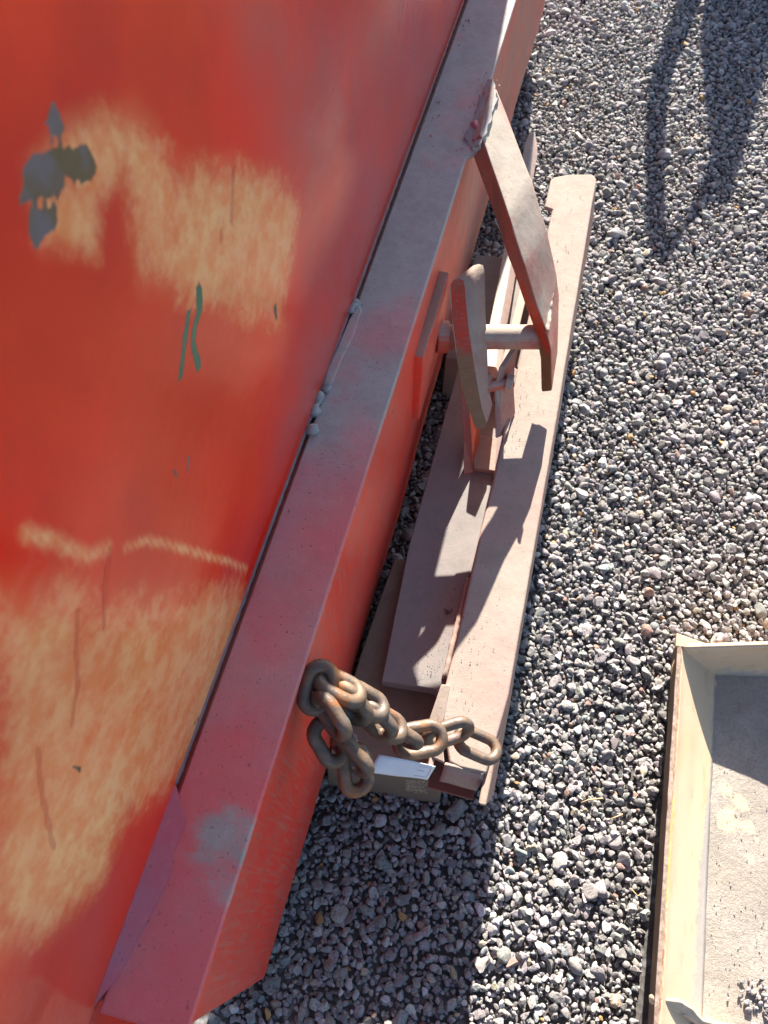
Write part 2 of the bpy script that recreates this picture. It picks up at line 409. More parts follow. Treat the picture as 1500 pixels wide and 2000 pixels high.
p1 = keep(scatter(-.45, 2.4, -.55, 3.7, .0115, 1)); r_ = np.random.default_rng(5)
s1 = r_.uniform(.009, .0165, len(p1))
o = build_stones('gravel', p1, s1, 1 if False else 2, 20, hfield(p1)+.0075+r_.uniform(-.002, .0025, len(p1)), seed=3)
o['kind'] = 'stuff'; o['label'] = 'small grey gravel chips filling the gaps between larger stones'
p2 = keep(scatter(-.45, 2.4, -.55, 3.7, .0175, 2)); r_ = np.random.default_rng(6)
s2 = np.clip(r_.lognormal(math.log(.0178), .27, len(p2)), .010, .036)
o = build_stones('gravel', p2, s2, 2, 40, hfield(p2)+.0105+s2*.05+r_.uniform(-.0015, .003, len(p2)), smooth_frac=.08, seed=9)
o['kind'] = 'stuff'; o['label'] = 'loose grey and white crushed gravel covering the yard'
p3 = keep(scatter(-.45, 2.4, -.55, 3.7, .085, 4), .01); r_ = np.random.default_rng(8)
s3 = np.clip(r_.lognormal(math.log(.029), .2, len(p3)), .022, .045)
o = build_stones('gravel', p3, s3, 3, 30, hfield(p3)+.011+s3*.06, smooth_frac=.3, seed=21)
o['kind'] = 'stuff'; o['label'] = 'scattered larger rough stones among the gravel'
print('stones', len(p1), len(p2), len(p3))

# ------------------------------------------------------------------ red blade
blade = thing('plow', 'large worn red steel plow blade with dusty top flange, filling the left side', 'plow', B(-.2, 1.0, 0))
NS = -.262; HF = .688; UN = -.172; UF = 2.58
# moldboard: tall plate, slightly waved, sheen patches and scars painted in (u, h) of the plate
def uh(px, py, n=-.285):                                # measured photo point -> plate coordinates
    x = (px-750)/1500; y = (py-1000)/1500; k = 1/(S+y*Cc)
    X, Y = x*k, (Cc-y*S)*k; nr = X*ca-Y*sa; Hp = n/nr; return ((X*sa+Y*ca)*Hp, CAMH-Hp)
TOP = 1.385; SHEENK = 1
us = np.concatenate([np.arange(-.55, 1.3, .006), np.arange(1.3, UF, .03), [UF]]); hs = np.concatenate([[.08, .2, .4, .6], np.arange(HF-.03, TOP+.001, .006)])
U, Hh = np.meshgrid(us, hs, indexing='ij')
def blob(cu, ch, su, sh, ang=0):
    du, dh = U-cu, Hh-ch; a = du*math.cos(ang)+dh*math.sin(ang); b = -du*math.sin(ang)+dh*math.cos(ang)
    return np.exp(-((a/su)**2+(b/sh)**2))
def inpoly(poly):                                      # signed-ish soft mask of a polygon in (u,h)
    poly = np.array(poly); inside = np.zeros(U.shape, bool); d = np.full(U.shape, 9.)
    for i in range(len(poly)):
        a, b = poly[i], poly[(i+1) % len(poly)]
        c = ((a[1] > Hh) != (b[1] > Hh)) & (U < (b[0]-a[0])*(Hh-a[1])/(b[1]-a[1]+1e-12)+a[0]); inside ^= c
        e = b-a; t = np.clip(((U-a[0])*e[0]+(Hh-a[1])*e[1])/(e@e), 0, 1)
        d = np.minimum(d, np.hypot(U-a[0]-t*e[0], Hh-a[1]-t*e[1]))
    return np.where(inside, d, -d)
def pmask(pix, soft): 
    return np.clip(.5+inpoly([uh(*p) for p in pix])/soft, 0, 1)
def stroke(pix, w):
    pts = np.array([uh(*p) for p in pix]); d = np.full(U.shape, 9.)
    for a, b in zip(pts[:-1], pts[1:]):
        e = b-a; t = np.clip(((U-a[0])*e[0]+(Hh-a[1])*e[1])/(e@e), 0, 1)
        d = np.minimum(d, np.hypot(U-a[0]-t*e[0], Hh-a[1]-t*e[1]))
    return np.clip(1.2-d/w, 0, 1)
NOFF = NS+.006-.04*np.maximum(Hh-HF, 0) + np.clip((Hh-HF)/.12, 0, 1)*(.004*np.sin(U*9+.6)+.0022*np.sin(U*21+Hh*11) + .002*np.sin(Hh*17+U*3))
mv = np.stack([NOFF*ca+U*sa, -NOFF*sa+U*ca, Hh], -1).reshape(-1, 3)
nu, nh = U.shape
idx = np.arange(nu*nh).reshape(nu, nh)
mf = np.stack([idx[:-1, :-1], idx[1:, :-1], idx[1:, 1:], idx[:-1, 1:]], -1).reshape(-1, 4)
me = bpy.data.meshes.new('moldboard'); me.from_pydata(mv.tolist(), [], mf.tolist()); me.update()
me.polygons.foreach_set('use_smooth', [True]*len(me.polygons))
def att(name, arr):
    a = me.attributes.new(name, 'FLOAT', 'POINT'); a.data.foreach_set('value', np.clip(arr, 0, 1).ravel().astype(np.float32))
sheen = pmask([(230, 235), (265, 225), (300, 270), (330, 330), (380, 330), (440, 320), (520, 345), (555, 400), (550, 500), (520, 640), (470, 620), (400, 590), (330, 570), (250, 545), (240, 430), (225, 330)], .05)  # mask of the bright reflection patches that are painted in tan
sheen = np.maximum(sheen, .9*pmask([(125, 235), (200, 215), (240, 240), (250, 330), (225, 350), (175, 400), (165, 500), (115, 480), (60, 480), (40, 330)], .03))
sheen = np.maximum(sheen, pmask([(-60, 1150), (80, 1130), (150, 1175), (280, 1160), (360, 1150), (420, 1130), (430, 1170), (380, 1330), (330, 1450), (280, 1530), (200, 1570), (150, 1700), (60, 1790), (-60, 1840)], .07)*.95)
sheen = np.maximum(sheen, stroke([(0, 1030), (70, 1050), (130, 1075), (170, 1060)], .010)*.75)
sheen = np.maximum(sheen, stroke([(205, 1060), (250, 1045), (310, 1060), (400, 1085), (440, 1100)], .007)*.75)
att('sheen', sheen*SHEENK)
att('pink_tint', np.clip(pmask([(420, -60), (900, -60), (620, 800), (500, 900), (560, 500), (480, 150)], .16)+.6*pmask([(-60, 1700), (200, 1650), (150, 2100), (-60, 2100)], .1), 0, 1))  # painted sky reflection along the upper seam, plus a pinker lower-left corner
sc = pmask([(98, 195), (112, 225), (122, 265), (95, 270), (83, 245)], .006)
sc = np.maximum(sc, pmask([(30, 330), (52, 298), (75, 300), (95, 288), (135, 290), (160, 278), (170, 300), (178, 330), (160, 348), (140, 355), (115, 340), (108, 360), (112, 375), (60, 385), (18, 392), (28, 370)], .006))
sc = np.maximum(sc, pmask([(40, 405), (70, 402), (100, 405), (88, 440), (62, 465), (48, 488), (36, 450)], .006))
sc = np.maximum(sc, stroke([(343, 892), (338, 930)], .0022)); sc = np.maximum(sc, stroke([(312, 915), (318, 925)], .003))
sc = np.maximum(sc, stroke([(100, 1490), (112, 1494)], .0035)); sc = np.maximum(sc, stroke([(345, 1388), (315, 1428)], .0022)); sc = np.maximum(sc, stroke([(632, 135), (635, 158)], .003))
sc = np.maximum(sc, stroke([(512, 595), (514, 615)], .007)*.7)
att('scar', sc)
gr = stroke([(361, 558), (366, 590), (352, 630), (349, 660), (356, 690), (363, 712)], .0062)
gr = np.maximum(gr, stroke([(340, 605), (332, 660), (328, 712), (326, 728)], .0056)); gr = np.maximum(gr, stroke([(360, 560), (361, 600)], .007))
att('green', gr)
ru = stroke([(440, 330), (435, 400), (432, 430)], .0045)
for s_ in ([(412, 440), (410, 470)], [(175, 1060), (160, 1130), (158, 1210)], [(104, 1180), (104, 1260), (110, 1330), (100, 1410)], [(38, 1450), (45, 1530), (60, 1640)]):
    ru = np.maximum(ru, stroke(s_, .0035))
att('runs', ru)
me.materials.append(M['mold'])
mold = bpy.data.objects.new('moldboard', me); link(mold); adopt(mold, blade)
so = mold.modifiers.new('solid', 'SOLIDIFY'); so.thickness = .010; so.offset = 1 if False else -1

def add(name, vf, mat, root, bevel=.002, amp=0, cut=.03, scale=14, smooth=False, cap=None):
    o = meshobj(name, vf[0], vf[1], mat, bevel=bevel, smooth=smooth)
    if cap: o.data.materials.append(cap); o.data.polygons[0].material_index = 1
    if amp: densify(o, cut, amp, scale)
    return adopt(o, root)
# top flange, with the lug the bracket is welded to
fl = [B(NS+.012, UN-.003, HF), B(-.157, UN, HF), B(-.157, .2, HF), B(-.1555, .7, HF), B(-.156, 1.14, HF), B(-.137, 1.17, HF), B(-.136, 1.31, HF), B(-.156, 1.34, HF), B(-.157, 2.0, HF), B(-.157, UF, HF), B(NS+.012, UF, HF)]
fo = add('top_flange', slab(fl, .013), M['flange'], blade, .003, 0)
# body below the flange, lower edge tucked under
prof = [(-.150+.0, 0)]
def body(u):
    w = .0015*math.sin(u*11)
    return [B(-.162+w, u, HF-.0135), B(-.160+w, u, .40), B(-.158+w, u, .13), B(-.166+w, u, .096), B(-.185+w, u, .080), B(-.26, u, .080), B(-.26, u, HF-.0135)]
secs = [body(u) for u in np.linspace(UN+.004, UF, 40)]
V = [p for s_ in secs for p in s_]; k = len(secs[0]); F = [tuple(range(k)), tuple((len(secs)-1)*k+i for i in range(k-1, -1, -1))]
for i in range(len(secs)-1):
    F += [(i*k+j, i*k+(j+1) % k, (i+1)*k+(j+1) % k, (i+1)*k+j) for j in range(k)]
add('face_plate', (V, F), M['face'], blade, .003)
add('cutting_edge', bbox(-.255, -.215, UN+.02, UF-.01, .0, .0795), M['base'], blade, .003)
# weld seam between moldboard and flange
def bead(pts, r, seed, n=8, step=.004, bump=.35):
    L = []; 
    for a, b in zip(pts[:-1], pts[1:]):
        m = max(1, int((b-a).length/step)); L += [a.lerp(b, i/m) for i in range(m)]
    L.append(pts[-1])
    return tube(L, r, n, rfun=lambda i, an: 1+bump*mnoise.noise(Vector((i*.35+seed, math.cos(an), math.sin(an))))+.05*math.sin(i*.9))
s0 = NU(P(340, 1530, HF))[1]
add('weld_seam', bead([B(NS+.006, s0, HF+.001), B(NS+.006, .8, HF+.001), B(NS+.004, 1.8, HF+.001)], .0028, 1), M['weld'], blade, 0, smooth=True)
M['fillet'] = dusty('fillet_paint', (.60, .08, .12), (.50, .14, .20), (.36, .33, .37), .35, .15, .5, 1.0, .5, 18, .8)
cp = [B(NS+.006, UN+.002, HF+.0025), B(-.243, UN+.03, HF+.0025), B(-.226, UN+.13, HF+.0025), B(-.232, UN+.155, HF+.0025), B(-.229, s0-.035, HF+.0025), B(NS+.006, s0, HF+.0025)]
add('corner_patch', slab(cp, .0022), M['fillet'], blade, 0)
cp = [P(681, 625, HF+.004), P(700, 590, HF+.004), P(706, 605, HF+.004), P(690, 655, HF+.004), P(668, 700, HF+.004), P(650, 745, HF+.004), P(640, 752, HF+.004), P(628, 770, HF+.004), P(640, 720, HF+.004), P(658, 680, HF+.004)]
add('weld_patch', slab(cp, .005), M['flange'], blade, .002)
for k_, pts in enumerate(([(626, 768), (616, 792), (612, 812)], [(640, 752), (634, 765)], [(612, 832), (607, 848)], [(692, 596), (684, 612)], [(700, 590), (690, 598)])):
    add('weld_bead', bead([P(a, b, HF+.002) for a, b in pts], .0065, 31+k_, bump=1.1), M['weldf'], blade, 0, smooth=True)
# rough weld where the bracket meets the flange
for k_, pts in enumerate(([(927, 278), (938, 268), (950, 262)], [(925, 240), (940, 262)], [(958, 160), (950, 190), (945, 225), (935, 255)])):
    add('weld_bead', bead([P(a, b, HF+.003) for a, b in pts], .0055, 5+k_, bump=.7), M['fillet'], blade, 0, smooth=True)
# bracket: wide flat plate bent down, welded to the flange and holding the outer end of the pin
near_t = [(938, 262, .703), (945, 276, .698), (996, 429, .64), (1024, 516, .585), (1050, 600, .51), (1067, 647, .47), (1077, 685, .435), (1078, 765, .365)]
near_b = [(912, 284, .684), (921, 296, .680), (962, 410, .628), (994, 505, .565), (1026, 597, .485), (1044, 645, .445), (1056, 690, .405), (1057, 767, .36)]
far_t = [(962, 163, .703), (972, 177, .699), (1040, 355, .63), (1069, 449, .565), (1082, 508, .515), (1088, 541, .485), (1092, 578, .44), (1089, 690, .368)]
nt_ = [P(*p) for p in near_t]; nb = [P(*p) for p in near_b]; ft = [P(*p) for p in far_t]
outl = nt_+nb[::-1]; outf = ft+[f+(q-p) for p, q, f in zip(nt_, nb, ft)][::-1]
wz = [P(*p) for p in [(908, 268, .693), (922, 292, .690), (938, 282, .700), (954, 250, .705), (972, 188, .705), (961, 150, .698), (946, 170, .693), (929, 220, .691)]]
wo = add('weld_fillet', slab(wz, .014), M['weldf'], blade, .004); densify(wo, .005, .004, 75)
bf = loft(outl, outf)
add('bracket', bf, M['strap'], blade, .003, .0008, .035, cap=M['cap'])
add('weld_bead', bead([P(1080, 545, .48)+B(0, 0, .002), P(1074, 600, .475)+B(0, 0, .002), P(1068, 650, .472)+B(0, 0, .002)], .004, 9, bump=.9), M['strap'], blade, 0, smooth=True)
# boss plate on the blade face
bo = add('boss_plate', bbox(-.164, -.145, .806, 1.005, .36, .552), M['face'], blade, .003, .001, .04)
# pin
pa, pb = B(-.15, .955, .43), P(1050, 682, .425)+B(0, .03, 0)
pin = tube([pa.lerp(pb, i/12) for i in range(13)], .0235, 24)
add('pin', pin, M['strap'], blade, 0, smooth=True)
add('pin_collar', tube([pa.lerp(pb, i/6*.12) for i in range(7)], .031, 20), M['hook'], blade, .003)
# hook plate on the pin
hn = [(879, 575, .512), (880, 556, .52), (886, 547, .522), (897, 544, .522), (905, 547, .52), (908, 560, .512), (911, 600, .495), (915, 640, .478), (924, 700, .44), (934, 760, .402), (942, 800, .375), (951, 826, .352), (948, 835, .347), (940, 838, .346), (929, 837, .347), (920, 812, .362), (904, 766, .395), (892, 700, .437), (884, 640, .475), (880, 600, .5)]
hn = [(a, b, .522-.178*((b-543)/294)**1.15 if b > 543 else .522) for a, b, c in hn]; hp = [P(*p) for p in hn]
def hfar(p, m):                                        # the plate is waisted: wide at the head, thin near the foot
    f = min(1, max(0, (m[1]-545)/290)); w = .028*(1-f**1.5)
    return p+B(max(w, .002), .045, 0)
add('hook_plate', loft(hp, [hfar(p, m) for p, m in zip(hp, hn)]), M['strap'], blade, .0025, .0004, .03, cap=M['cap'])
# chain pin on the blade
cpin = P(631, 1338, .64); base = B(-.16, NU(cpin)[1]+.005, .635)
add('chain_pin', tube([base, base.lerp(cpin, .9), cpin], .0125, 20, rfun=lambda i, a: 1 if i < 2 else .8), M['chain'], blade, .002, smooth=True)

# ------------------------------------------------------------------ frame beside the blade
frame = thing('coupling_assembly', 'dusty pink and cream steel coupling beams lying on the gravel beside the red blade', 'steel coupling', B(.05, .9, 0))
# outer channel: box section, open near end
TC = .30
endL, endR = P(862, 1490, TC), P(950, 1512, TC)
top = [B(.019, .30, TC), B(.018, .8, TC), B(.014, 1.30, TC), B(.012, 1.50, TC), B(-.008, 1.505, TC), B(-.008, 1.60, TC), B(.0, 1.612, TC), B(.03, 1.63, TC), B(.085, 1.645, TC), B(.098, 1.63, TC), B(.106, 1.3, TC), B(.118, .8, TC), B(.126, .35, TC), endR, endL+B(.03, -.0, 0), endL+B(.012, .004, 0)]
add('top_plate', slab(top, .010), M['beam'], frame, .0045, .0012, .035)
lw = loft([endL+B(.012, .002, -.0105), endL+B(.020, .002, -.0105), P(885, 1525, .172), P(873, 1522, .172)],
          [B(.03, 1.63, .2895), B(.038, 1.63, .2895), B(.038, 1.63, .172), B(.03, 1.63, .172)])
a = [B(.020, .20, .289), B(.029, .20, .289), B(.029, .20, .172), B(.020, .20, .172)]
b = [B(.020, 1.28, .289), B(.029, 1.28, .289), B(.029, 1.28, .172), B(.020, 1.28, .172)]
add('inner_web', loft(a, b), M['beam'], frame, .002, .001, .05)
a = [B(.112, .165, .289), B(.125, .165, .291), B(.146, .20, .172), B(.134, .20, .172)]
b = [B(.086, 1.64, .289), B(.099, 1.64, .291), B(.120, 1.64, .172), B(.108, 1.64, .172)]
add('outer_web', loft(a, b), M['web'], frame, .004, .0015, .04)
add('bottom_plate', bbox(.030, .112, .185, 1.6, .165, .172), M['iron'], frame, .002)
# triangular cheek welded on the left of the near end
ck = [P(862, 1336, TC+.004), P(880, 1338, TC+.004), P(862, 1425, TC+.004), P(868, 1490, TC+.004), P(842, 1478, TC-.01), P(838, 1405, TC-.0)]
add('cheek_plate', slab(ck, .012), M['beam'], frame, .002, .0008, .03)
# curled, torn front lip
lip = []
for i in range(9):
    f = i/8; lip.append((f, -.020*f, -.052*f*f-.01*f))
for i in range(1):
    pts_a = [P(868, 1492, TC-.002)+B(0, y, z) for _, y, z in lip]; pts_b = [P(944, 1511, TC-.002)+B(0, y, z) for _, y, z in lip]
V = []; F = []
for pa_, pb_ in zip(pts_a, pts_b):
    for j in range(9):
        q = pa_.lerp(pb_, j/8); V.append(q+Vector((0, 0, .004*math.sin(j*.8)))) 
for i in range(8):
    for j in range(8): F.append((i*9+j, i*9+j+1, (i+1)*9+j+1, (i+1)*9+j))
lo = adopt(meshobj('front_lip', V, F, M['beam'], smooth=True), frame); sm = lo.modifiers.new('s', 'SOLIDIFY'); sm.thickness = .006
# inner beam
TI = .20
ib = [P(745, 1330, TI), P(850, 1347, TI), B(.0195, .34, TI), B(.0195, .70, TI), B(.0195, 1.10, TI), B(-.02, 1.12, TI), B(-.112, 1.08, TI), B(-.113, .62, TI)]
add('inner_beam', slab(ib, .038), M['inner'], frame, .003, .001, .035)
add('weld_bead', bead([P(868, 1325, TI+.003), P(890, 1230, TI+.003), P(915, 1130, TI+.003)], .005, 12, bump=.4), M['beam'], frame, 0, smooth=True)
# near base block and far base block
nbk = [P(770, 1090, .16), P(830, 1098, .16), B(.05, .60, .16), P(866, 1514, .16), P(638, 1492, .16), B(-.150, .40, .16)]
nb2 = [p-Vector((0, 0, .157)) for p in nbk]; nb2[3] = P(856, 1574, .003); nb2[4] = P(640, 1536, .003)
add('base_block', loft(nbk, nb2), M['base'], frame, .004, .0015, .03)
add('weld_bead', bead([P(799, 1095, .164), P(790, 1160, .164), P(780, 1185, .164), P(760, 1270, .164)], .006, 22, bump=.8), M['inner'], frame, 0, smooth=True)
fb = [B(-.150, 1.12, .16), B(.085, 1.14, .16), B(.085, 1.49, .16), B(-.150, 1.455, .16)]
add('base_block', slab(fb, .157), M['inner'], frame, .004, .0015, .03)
# small sand heap on the front of the near block
# clevis lugs
def lug(pts, w, mat=M['hook']):
    q = [P(*p) for p in pts]; return loft(q, [p+w for p in q])
add('clevis_lug', lug([(896, 742, .335), (912, 740, .335), (921, 860, .245), (925, 924, .2005), (905, 928, .2005), (905, 860, .245)], B(.004, .06, 0)), M['hook'], frame, .002)
add('clevis_lug', lug([(974, 717, .40), (987, 716, .40), (979, 757, .37), (977, 800, .345), (981, 852, .301), (967, 858, .301), (966, 800, .345), (965, 760, .37)], B(.016, .06, 0)), M['strap'], frame, .002)
gus = [P(981, 850, .301), P(990, 815, .301), P(997, 824, .301), P(992, 845, .301), P(982, 862, .301)]
add('gusset', loft(gus, [p+Vector((0, 0, .01)) for p in gus]), M['strap'], frame, .002)
# cross plate between lugs
add('cross_plate', slab([P(922, 845, .215), P(972, 855, .215), P(967, 920, .215), P(925, 914, .215)], .014), M['beam'], frame, .002)
def hexbolt(c, d, r, L, mat, name):
    d = d.normalized(); x = d.orthogonal().normalized(); y = d.cross(x)
    a = [c+(x*math.cos(i*math.pi/3)+y*math.sin(i*math.pi/3))*r for i in range(6)]
    return add(name, loft(a, [p+d*L for p in a]), mat, frame, .0015)
hexbolt(P(988, 746, .375), B(1, 0, 0), .017, .014, M['bar'], 'bolt')
add('bolt', tube([P(940, 760, .37), P(1002, 746, .372)], .010, 16), M['hook'], frame, .001)
# square keeper on the bolt
k0 = [P(942, 745, .385), P(957, 745, .385), P(957, 769, .37), P(950, 769, .37), P(942, 767, .37)]
add('keeper', loft(k0, [p+B(.003, .018, 0) for p in k0]), M['hook'], frame, .001)
# long bar running away from the clevis
def barsec(n, u, h, t=1.): return [B(n-.014*t, u, h), B(n+.008*t, u, h+.003), B(n+.026*t, u, h-.032), B(n+.004*t, u, h-.036)]
bs_ = [barsec(-.036, .985, .335), barsec(-.050, 1.12, .30), barsec(-.070, 1.5, .245), barsec(-.0835, 1.80, .235), barsec(-.084, 1.845, .232, .7)]
V = [p for s_ in bs_ for p in s_]; F = [(0, 1, 2, 3), tuple(16+i for i in (3, 2, 1, 0))]
for i in range(4): F += [(i*4+j, i*4+(j+1) % 4, (i+1)*4+(j+1) % 4, (i+1)*4+j) for j in range(4)]
add('link_bar', (V, F), M['bar'], frame, .003, .0008, .04)
add('link_bar', bbox(-.02, .0, 1.0, 1.45, .17, .235), M['bar'], frame, .003)

# ------------------------------------------------------------------ chain
chain = thing('chain', 'rusty heavy chain hooked on the blade pin and draped to the frame end', 'chain', tuple(P(760, 1420, 0)))
up_c = Vector((0, S, Cc)).normalized()                  # camera-up used only to read link angles off the photo
cam_up = Vector((0, math.sin(math.pi/2-PITCH)*0+S, Cc)); cam_up = Vector((0, S, Cc)); back = Vector((0, -Cc, S))
def clink(px, py, h, ang, tilt, roll, L=.074, Wd=.049, d=.0188, seed=0):
    a = R(ang); ax = Vector((1, 0, 0))*math.cos(a)-cam_up*math.sin(a)
    ax = (ax*math.cos(R(tilt))+back*math.sin(R(tilt))).normalized()
    sd = ax.cross(back).normalized(); nn = sd.cross(ax).normalized()
    sd = sd*math.cos(R(roll))+nn*math.sin(R(roll))
    c = P(px, py, h); hw_, hl = (Wd-d)/2, (L-Wd)/2; pts = []
    for i in range(12): t = math.pi*i/12; pts.append(c+ax*(hl+hw_*math.sin(t))+sd*(hw_*math.cos(t)))
    for i in range(4): pts.append(c+ax*(hl-2*hl*i/4)-sd*hw_)
    for i in range(12): t = math.pi*i/12; pts.append(c-ax*(hl+hw_*math.sin(t))-sd*(hw_*math.cos(t)))
    for i in range(4): pts.append(c+ax*(-hl+2*hl*i/4)+sd*hw_)
    v, f = tube(pts, d/2, 12, closed=True, rfun=lambda i, an: 1+.05*mnoise.noise(Vector((i*.4+px, an, 0))))
    o = meshobj('chain_link', v, f, M['chain'], smooth=True); return adopt(o, chain)
# (px, py, h, image angle, tilt towards camera, roll)
for a in [(621, 1343, .645, 104, 0, 12),
          (664, 1343, .640, 28, -8, 58), (684, 1374, .615, 52, -10, -38), (713, 1370, .590, 32, -10, 52), (733, 1407, .560, 48, -12, -40),
          (752, 1412, .530, 34, -12, 50), (783, 1434, .490, 36, -15, -60),
          (820, 1445, .445, -6, -14, 14, .086, .055, .018), (875, 1432, .395, -14, -10, -38, .086, .055, .018), (932, 1455, .355, 24, -4, 42, .084, .053, .0178),
          (647, 1398, .640, 56, 5, -55), (644, 1448, .600, 62, -8, 25), (688, 1474, .585, 50, 0, -55), (694, 1504, .565, 84, -5, 20)]:
    clink(*a)

# ------------------------------------------------------------------ paper tag
tg = thing('paper_tag', 'small white paper tag tied with thin wire to the hanging chain', 'tag', tuple(P(780, 1500, .5)))
c0, c1, c2, c3 = P(740, 1474, .50), P(851, 1497, .47), P(835, 1523, .455), P(719, 1509, .49)
V = []; F = []; n1, n2 = 16, 6
for i in range(n1+1):
    for j in range(n2+1):
        f, g_ = i/n1, j/n2; q = c0.lerp(c1, f).lerp(c3.lerp(c2, f), g_)
        q = q+Vector((0, 0, .004*math.sin(f*3.2)*(1-g_)+.0025*math.sin(f*9+1)*g_)); V.append(q)
for i in range(n1):
    for j in range(n2): F.append((i*(n2+1)+j, (i+1)*(n2+1)+j, (i+1)*(n2+1)+j+1, i*(n2+1)+j+1))
po = adopt(meshobj('paper', V, F, M['paper'], smooth=True), tg); sm = po.modifiers.new('s', 'SOLIDIFY'); sm.thickness = .0006
def onTag(f, g_): return c0.lerp(c1, f).lerp(c3.lerp(c2, f), g_)+Vector((0, 0, .004*math.sin(f*3.2)*(1-g_)+.0025*math.sin(f*9+1)*g_+.0012))
parts = []
for a, b in (((.74, .22), (.96, .22)), ((.96, .22), (.96, .86)), ((.96, .86), (.74, .86)), ((.74, .5), (.88, .5))):
    parts.append(tube([onTag(a[0]+(b[0]-a[0])*i/6, a[1]+(b[1]-a[1])*i/6) for i in range(7)], .0004, 5))
adopt(meshobj('stamped_box', *join_geo(parts), M['print']), tg)
adopt(meshobj('tie_wire', *join_geo([tube([P(690, 1500, .575), P(705, 1500, .55), P(722, 1512, .492)], .0009, 6), tube([P(695, 1435, .585), P(697, 1448, .59), P(700, 1470, .59)], .0008, 6), tube([P(691, 1433, .585), P(694, 1448, .59), P(698, 1470, .59)], .0008, 6)]), M['tie']), tg)

# ------------------------------------------------------------------ cream steel tray
tray = thing('steel_tray', 'cream painted steel tray with rusty rim, holding dried dirt on the gravel', 'tray', tuple(P(1400, 1600, 0)))
def tn(px, py, h): return NU(P(px, py, h))
LT = P(1325, 1240, .13); LB = P(1275, 2000, .125)
dirv = (LB-LT); dirv.z = 0; dl = dirv.length; dirv.normalize()
rt = Vector((-dirv.y, dirv.x, 0)); rt = rt if rt.x > 0 else -rt     # across, into the tray
def T(w, l, h): 
    v = LT+dirv*l+rt*w; return Vector((v.x, v.y, h))
# side wall: rim -> slope -> floor ; grid with attributes
def strip(name, rows, mat, root, attrs, thick=.006, nl=90, l0=0., l1=1.5):
    V, F, A = [], [], {k: [] for k in attrs}
    m = len(rows)
    for i in range(nl+1):
        l = l0+(l1-l0)*i/nl
        for j, (w, h) in enumerate(rows):
            V.append(T(w+.0015*mnoise.noise(Vector((l*6, j*.3, 1))), l, h+.0012*mnoise.noise(Vector((l*8, j*.3, 4)))))
            for k in attrs: A[k].append(attrs[k](j/(m-1), l))
    for i in range(nl):
        for j in range(m-1): F.append((i*m+j, i*m+j+1, (i+1)*m+j+1, (i+1)*m+j))
    me = bpy.data.meshes.new(name); me.from_pydata([tuple(v) for v in V], [], F); me.update()
    me.polygons.foreach_set('use_smooth', [True]*len(F))
    for k in A:
        a = me.attributes.new(k, 'FLOAT', 'POINT'); a.data.foreach_set('value', np.array(A[k], np.float32))
    me.materials.append(mat); o = bpy.data.objects.new(name, me); link(o); adopt(o, root)
    s = o.modifiers.new('s', 'SOLIDIFY'); s.thickness = thick; s.offset = 0
    return o
def sst(x, a, b): 
    t = min(1, max(0, (x-a)/(b-a))); return t*t*(3-2*t)
WL, WF = .0, .105
rows = [(.006+.099*j/14, .128-.085*(j/14)**.85) for j in range(15)]
o = strip('side_wall', rows, M['cream'], tray, {
    'rust': lambda s, l: .62*(1-sst(s, .0, .13))+.25*(1-sst(l, .0, .05)),
    'dirt': lambda s, l: .66*sst(s, .86-.42*sst(l, .15, .5), 1.0-.12*sst(l, .15, .5)),
    'yellow': lambda s, l: .75*(1-sst(s, .0, .26))*sst(l, .26, .33)*(1-sst(l, .47, .53))})
add('rim', loft([T(-.001, 0, .131), T(.0065, 0, .1315), T(.0065, 0, .126), T(.002, 0, .118)], [T(-.001, 1.5, .131), T(.0065, 1.5, .1315), T(.0065, 1.5, .126), T(.002, 1.5, .118)]), M['rust'], tray, .001, .0012, .012, 60)
add('outer_skirt', loft([T(.004, .0, .12), T(.010, .0, .12), T(.030, .0, .02), T(.024, .0, .02)], [T(.004, 1.5, .12), T(.010, 1.5, .12), T(.030, 1.5, .02), T(.024, 1.5, .02)]), M['base'], tray, 0, .001, .05)
# floor sheet and dirt
def floorsheet(name, mat, h, w0, w1, l0, l1, amp, attr=None, step=.008, root=tray):
    nw, nl = int((w1-w0)/step), int((l1-l0)/step); V = []; F = []; A = []
    for i in range(nl+1):
        for j in range(nw+1):
            w = w0+(w1-w0)*j/nw; l = l0+(l1-l0)*i/nl
            hh = h+amp*(mnoise.noise(Vector((w*9, l*9, 2)))+.5*mnoise.noise(Vector((w*40, l*40, 5)))+.3*mnoise.noise(Vector((w*110, l*110, 5))))
            V.append(T(w, l, hh)); A.append(attr(w, l) if attr else 0)
    for i in range(nl):
        for j in range(nw): F.append((i*(nw+1)+j, i*(nw+1)+j+1, (i+1)*(nw+1)+j+1, (i+1)*(nw+1)+j))
    me = bpy.data.meshes.new(name); me.from_pydata([tuple(v) for v in V], [], F); me.update()
    me.polygons.foreach_set('use_smooth', [True]*len(F)); me.materials.append(mat)
    a = me.attributes.new('bare', 'FLOAT', 'POINT'); a.data.foreach_set('value', np.array(A, np.float32))
    o = bpy.data.objects.new(name, me); link(o)
    if root: adopt(o, root)
    return o
add('floor_plate', loft([T(.09, 0, .042), T(.85, 0, .042), T(.85, 1.5, .042), T(.09, 1.5, .042)], [T(.09, 0, .036), T(.85, 0, .036), T(.85, 1.5, .036), T(.09, 1.5, .036)]), M['cream'], tray, 0)
def tl(px, py, h=.045):
    v = P(px, py, h)-LT; v.z = 0; return v.dot(rt), v.dot(dirv)
spots = [(tl(1415, 1545), .022, .8), (tl(1450, 1570), .018, .9), (tl(1420, 1600), .03, .9), (tl(1460, 1615), .022, .8), (tl(1440, 1560), .016, .7), (tl(1465, 1680), .018, .7), (tl(1400, 1650), .014, .45), (tl(1480, 1640), .012, .6)]
